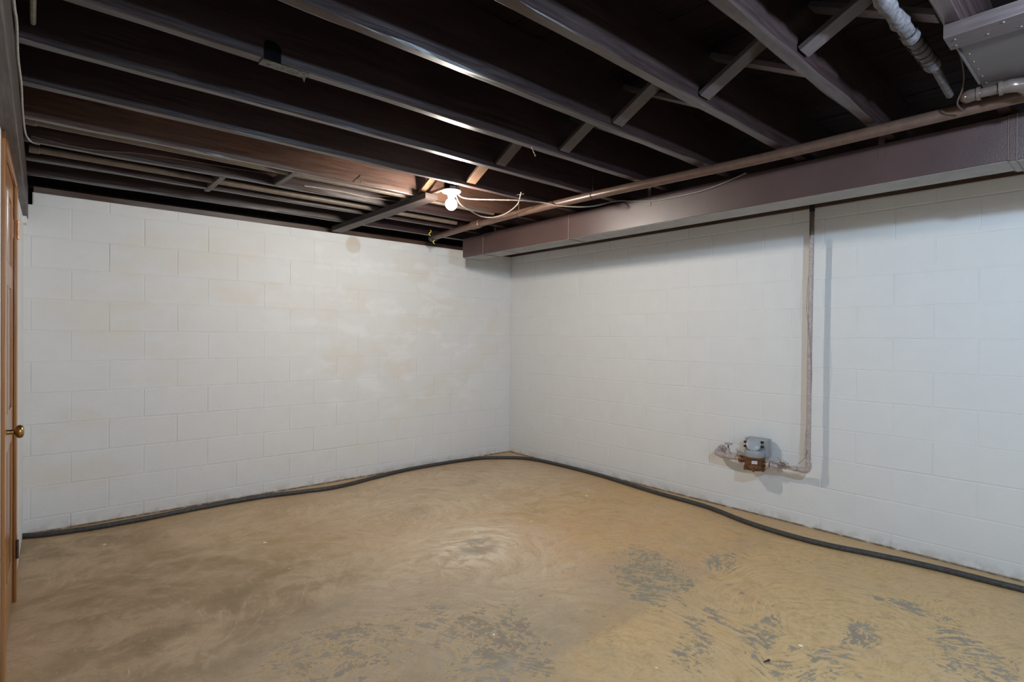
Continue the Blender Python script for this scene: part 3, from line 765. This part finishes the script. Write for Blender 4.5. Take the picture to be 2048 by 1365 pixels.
# register: grey drum with a tilted face, remote box behind it
lathe('register_drum', [(0, .452), (.067, .452), (.070, .456), (.070, .498), (.066, .503), (0, .503)], (MC.x, MC.y, 0), (0, 0, 1), M_GREYP, wm, 28)
box('register_box', (-.106, MC.y-.084, .455), (-.030, MC.y+.078, .582), M_GREYP, wm, .006, 2)
ax = Vector((-.80, -.35, .49)).normalized(); lc = Vector((-.128, MC.y+.002, .540))
rl = lathe('register_lid', [(0, .012), (.046, .012), (.050, .009), (.050, -.028), (.0, -.028)], lc, ax, M_GREYL, wm, 28)
sidev = ax.cross(Vector((0, 0, 1))).normalized(); upv = sidev.cross(ax).normalized()
bm = bmesh.new(); t0 = lc - upv*.036
q = [t0+sidev*.026, t0-sidev*.026, t0-upv*.026-sidev*.006, t0-upv*.026+sidev*.006]
va = [bm.verts.new(v+ax*.010) for v in q]; vb = [bm.verts.new(v-ax*.012) for v in q]
bm.faces.new(va); bm.faces.new(vb[::-1])
for i in range(4): bm.faces.new((va[i], va[(i+1) % 4], vb[(i+1) % 4], vb[i]))
obj('lid_spout', bm, M_GREYL, wm)
for s, h in ((1, .02), (1, -.012), (-1, .020), (-1, -.014)):
    c = lc + sidev*(s*(.056)) + upv*h + ax*(-.004 if s > 0 else .012)
    box('catch', c-Vector((.008, .010, .008)), c+Vector((.006, .007, .006)), M_BLACK, wm)['label'] = 'black catch beside the lid'
ang = math.radians(205)           # label on the bowl, facing the room
ld = Vector((math.cos(ang), math.sin(ang), 0)); lt = Vector((-ld.y, ld.x, 0)); lo_ = MC + ld*.0725 + Vector((0, 0, .424))
bm = bmesh.new()
for s in (-.0185, .0185):
    for zz in (-.0105, .0105): bm.verts.new(lo_+lt*s+Vector((0, 0, zz))); bm.verts.new(lo_+lt*s+Vector((0, 0, zz))-ld*.003)
bmesh.ops.convex_hull(bm, input=bm.verts[:]); lab = obj('maker_label', bm, M_LABEL, wm); lab['label'] = 'white label with blue lettering'
fc = bpy.data.curves.new('lettering', 'FONT'); fc.body = 'Trident'; fc.size = .0125; fc.align_x = 'CENTER'; fc.align_y = 'CENTER'; fc.extrude = .0003
fo = bpy.data.objects.new('lettering', fc); COL.objects.link(fo)
mat3 = Matrix((lt, Vector((0, 0, 1)), ld)).transposed().to_4x4(); mat3.translation = lo_+ld*.0006
dg = bpy.context.evaluated_depsgraph_get(); me = bpy.data.meshes.new_from_object(fo.evaluated_get(dg)); bpy.data.objects.remove(fo)
me.transform(mat3); me.materials.clear(); me.materials.append(M_INK)
lo2 = bpy.data.objects.new('lettering', me); COL.objects.link(lo2); lo2.parent = lab; lo2.location = (0, 0, 0)

iv = thing('inlet_valve', (PX, -2.64, .42), 'pinkish painted gate valve and elbow left of the water meter', 'valve')
tube('pipe', [(PX-.012, -2.752, .419), (PX-.01, -2.60, .424)], .0135, M_LAV, iv, 14)
lathe('valve_body', [(.015, -.055), (.021, -.05), (.021, -.036), (.018, -.032), (.0235, -.012), (.0235, .012), (.018, .03), (.020, .034), (.020, .048), (.015, .052)], (PX-.01, -2.662, .422), (0, 1, 0), M_LAV, iv, 14)
lathe('bonnet', [(.019, .0), (.019, .02), (.015, .024), (.0115, .03), (.0115, .050), (0, .052)], (PX-.01, -2.648, .432), (0, 0, 1), M_LAV, iv, 14)
lathe('stem', [(.0042, 0), (.0042, .036)], (PX-.01, -2.648, .478), (0, 0, 1), M_BLACK, iv, 10)['label'] = 'bare dark stem'
bm = bmesh.new(); hc = Vector((PX-.01, -2.648, .513))
bm_tube(bm, [hc+Vector((.027*math.cos(a), .027*math.sin(a), 0)) for a in [2*PI*i/20 for i in range(21)]], .0042, 7, False)
for i in range(4):
    a = i*PI/2+.4; bm_tube(bm, [hc, hc+Vector((.027*math.cos(a), .027*math.sin(a), 0))], .003, 6)
bm_lathe(bm, [(0, -.006), (.008, -.006), (.008, .006), (0, .006)], hc, (0, 0, 1), 10)
obj('handwheel', bm, M_LAV, iv, True)
tube('elbow', smooth_pts([(PX-.01, -2.60, .424), (PX-.008, -2.575, .427), (PX+.005, -2.555, .430), (PX+.035, -2.545, .436), (.004, -2.545, .442)], 4), .0225, M_LAV, iv, 16)
lathe('coupling', [(.014, -.02), (.024, -.018), (.024, .018), (.014, .02)], (PX-.01, -2.606, .424), (0, 1, 0), M_LAV, iv, 10, False)
lathe('wall_flange', [(.020, -.022), (.034, -.016), (.036, 0), (0, 0)], (-.001, -2.545, .442), (1, 0, 0), M_LAV, iv, 18)
tube('wire', smooth_pts([(PX-.01, -2.56, .455), (PX-.02, -2.62, .448), (PX-.01, -2.70, .452), (PX-.02, -2.755, .447), (PX-.005, -2.80, .455)], 5), .0022, M_LAVD, iv, 6)

ot = thing('outlet_pipe', (PX, -3.0, .41), 'pinkish pipe tangled with wire between the meter and the riser', 'pipe')
tube('pipe', [(PX-.012, -2.960, .411), (PX, -3.03, .416)], .0155, M_LAV, ot, 14)
lathe('union', [(.016, -.03), (.0205, -.027), (.0205, -.012), (.018, -.01), (.018, .012), (.021, .014), (.021, .028), (.016, .03)], (PX-.006, -2.992, .4135), (0, 1, .0), M_LAV, ot, 10, False)
rnd = random.Random(5)
for n_ in range(7):
    y0 = -3.02 - .05*rnd.random(); pp = []
    for j in range(7):
        a = 1.2*j + n_
        pp.append((PX-.004-.021*math.cos(a)-.004*rnd.random(), y0-.004*j+.01*rnd.random(), .415+.022*math.sin(a)+.012*rnd.random()))
    if n_ < 3: pp.append((PX-.03, y0+.01, .455+.012*n_)); 
    tube('wire', smooth_pts(pp, 4), .0019, M_LAVD, ot, 5)
tube('wire', smooth_pts([(PX-.004, -2.90, .452), (PX-.02, -2.95, .446), (PX-.014, -3.0, .436), (PX-.02, -3.05, .428), (PX-.02, -3.10, .425)], 5), .003, M_LAVD, ot, 6)
tube('wire', smooth_pts([(PX-.01, -2.91, .462), (PX-.03, -2.98, .440), (PX-.022, -3.04, .43)], 5), .0024, M_CABLEG, ot, 6)
tube('wire', smooth_pts([(PX-.012, -3.015, .405), (PX-.02, -3.012, .392), (PX-.02, -3.02, .380)], 4), .002, M_LAVD, ot, 5)

# ------------------------------------------------------------------ door in the left wall
XF = XL + .012                    # casing face
DF = XL - .001                    # door face, almost flush
door = structure(thing('door_1', (XL-.02, (DY0+DY1)/2, 0), 'x', 'x')); del door['label']; del door['category']
ja, jb = DY0+.018, DY1-.018
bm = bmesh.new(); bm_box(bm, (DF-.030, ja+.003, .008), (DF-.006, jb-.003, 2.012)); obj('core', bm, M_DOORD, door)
def member(nm, y0, y1, z0, z1, mat=M_DOOR): box(nm, (DF-.012, y0, z0), (DF, y1, z1), mat, door, .002)
member('stile', ja+.003, ja+.105, .008, 2.012); member('stile', jb-.105, jb-.003, .008, 2.012)
ym = (ja+jb)/2
for z0, z1 in ((.008, .235), (.80, .955), (1.50, 1.60), (1.90, 2.012)): member('rail', ja+.105, jb-.105, z0, z1)
for z0, z1 in ((.235, .80), (.955, 1.50), (1.60, 1.90)): member('mullion', ym-.045, ym+.045, z0, z1)
for y0, y1 in ((ja+.105, ym-.045), (ym+.045, jb-.105)):
    for z0, z1 in ((.235, .80), (.955, 1.50), (1.60, 1.90)):
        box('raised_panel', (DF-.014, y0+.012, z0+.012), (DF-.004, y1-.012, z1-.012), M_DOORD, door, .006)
ky, kz = ja+.062, .915
kn = lathe('door_knob', [(.0, 0), (.031, 0), (.032, .003), (.025, .007), (.012, .009), (.0095, .013), (.0095, .030), (.013, .033), (.021, .037), (.0255, .044), (.026, .049), (.023, .056), (.015, .060), (0, .061)], (DF, ky, kz), (1, 0, 0), M_BRASS, door)
kn['label'] = 'round antique brass knob'
box('latch_plate', (DF-.03, ja+.0015, kz-.028), (DF-.002, ja+.004, kz+.028), M_BRASS, door)
for i, (zc, m) in enumerate(((1.795, M_HINGE), (.255, M_HINGED))):
    h = lathe('hinge', [(0, -.047), (.0035, -.046), (.0062, -.044)] + [(.0062, -.0435+.0175*j-(.001 if 0 else 0)) for j in range(6)] + [(.0035, .046), (0, .047)], (XF+.003, jb+.006, zc), (0, 0, 1), m, door, 14)
    bm = bmesh.new(); bm_box(bm, (DF, jb-.024, zc-.0445), (DF+.0015, jb+.004, zc+.0445)); obj('hinge_leaf', bm, m, h)
cas = structure(thing('trim_5', (XL, ym, 0), 'x', 'x')); del cas['label']; del cas['category']
def casing(y0, y1, z0, z1, nm):
    bm = bmesh.new(); bm_box(bm, (XL, y0, z0), (XF, y1, z1), .003, 2); return obj(nm, bm, M_DOOR, cas)
casing(DY1-.014, DY1+.085, 0, 2.03, 'casing_leg'); casing(DY0-.085, DY0+.014, 0, 2.03, 'casing_leg')
box('jamb', (XL-.11, DY1-.018, 0), (XL-.001, DY1, 2.03), M_DOOR, cas); box('jamb', (XL-.11, DY0, 0), (XL-.001, DY0+.018, 2.03), M_DOOR, cas)
casing(DY0-.085, DY1+.085, 2.0, 2.0295, 'casing_head')

# the left wall is a little out of square with the back wall: turn it, its door and casing together
PIV = Matrix.Translation((-4.098, 0, 0)) @ Matrix.Rotation(-.0115, 4, 'Z') @ Matrix.Translation((-XL, 0, 0))
for o in (wall_left, door, cas):
    o.matrix_world = PIV @ Matrix.Translation(o.location)
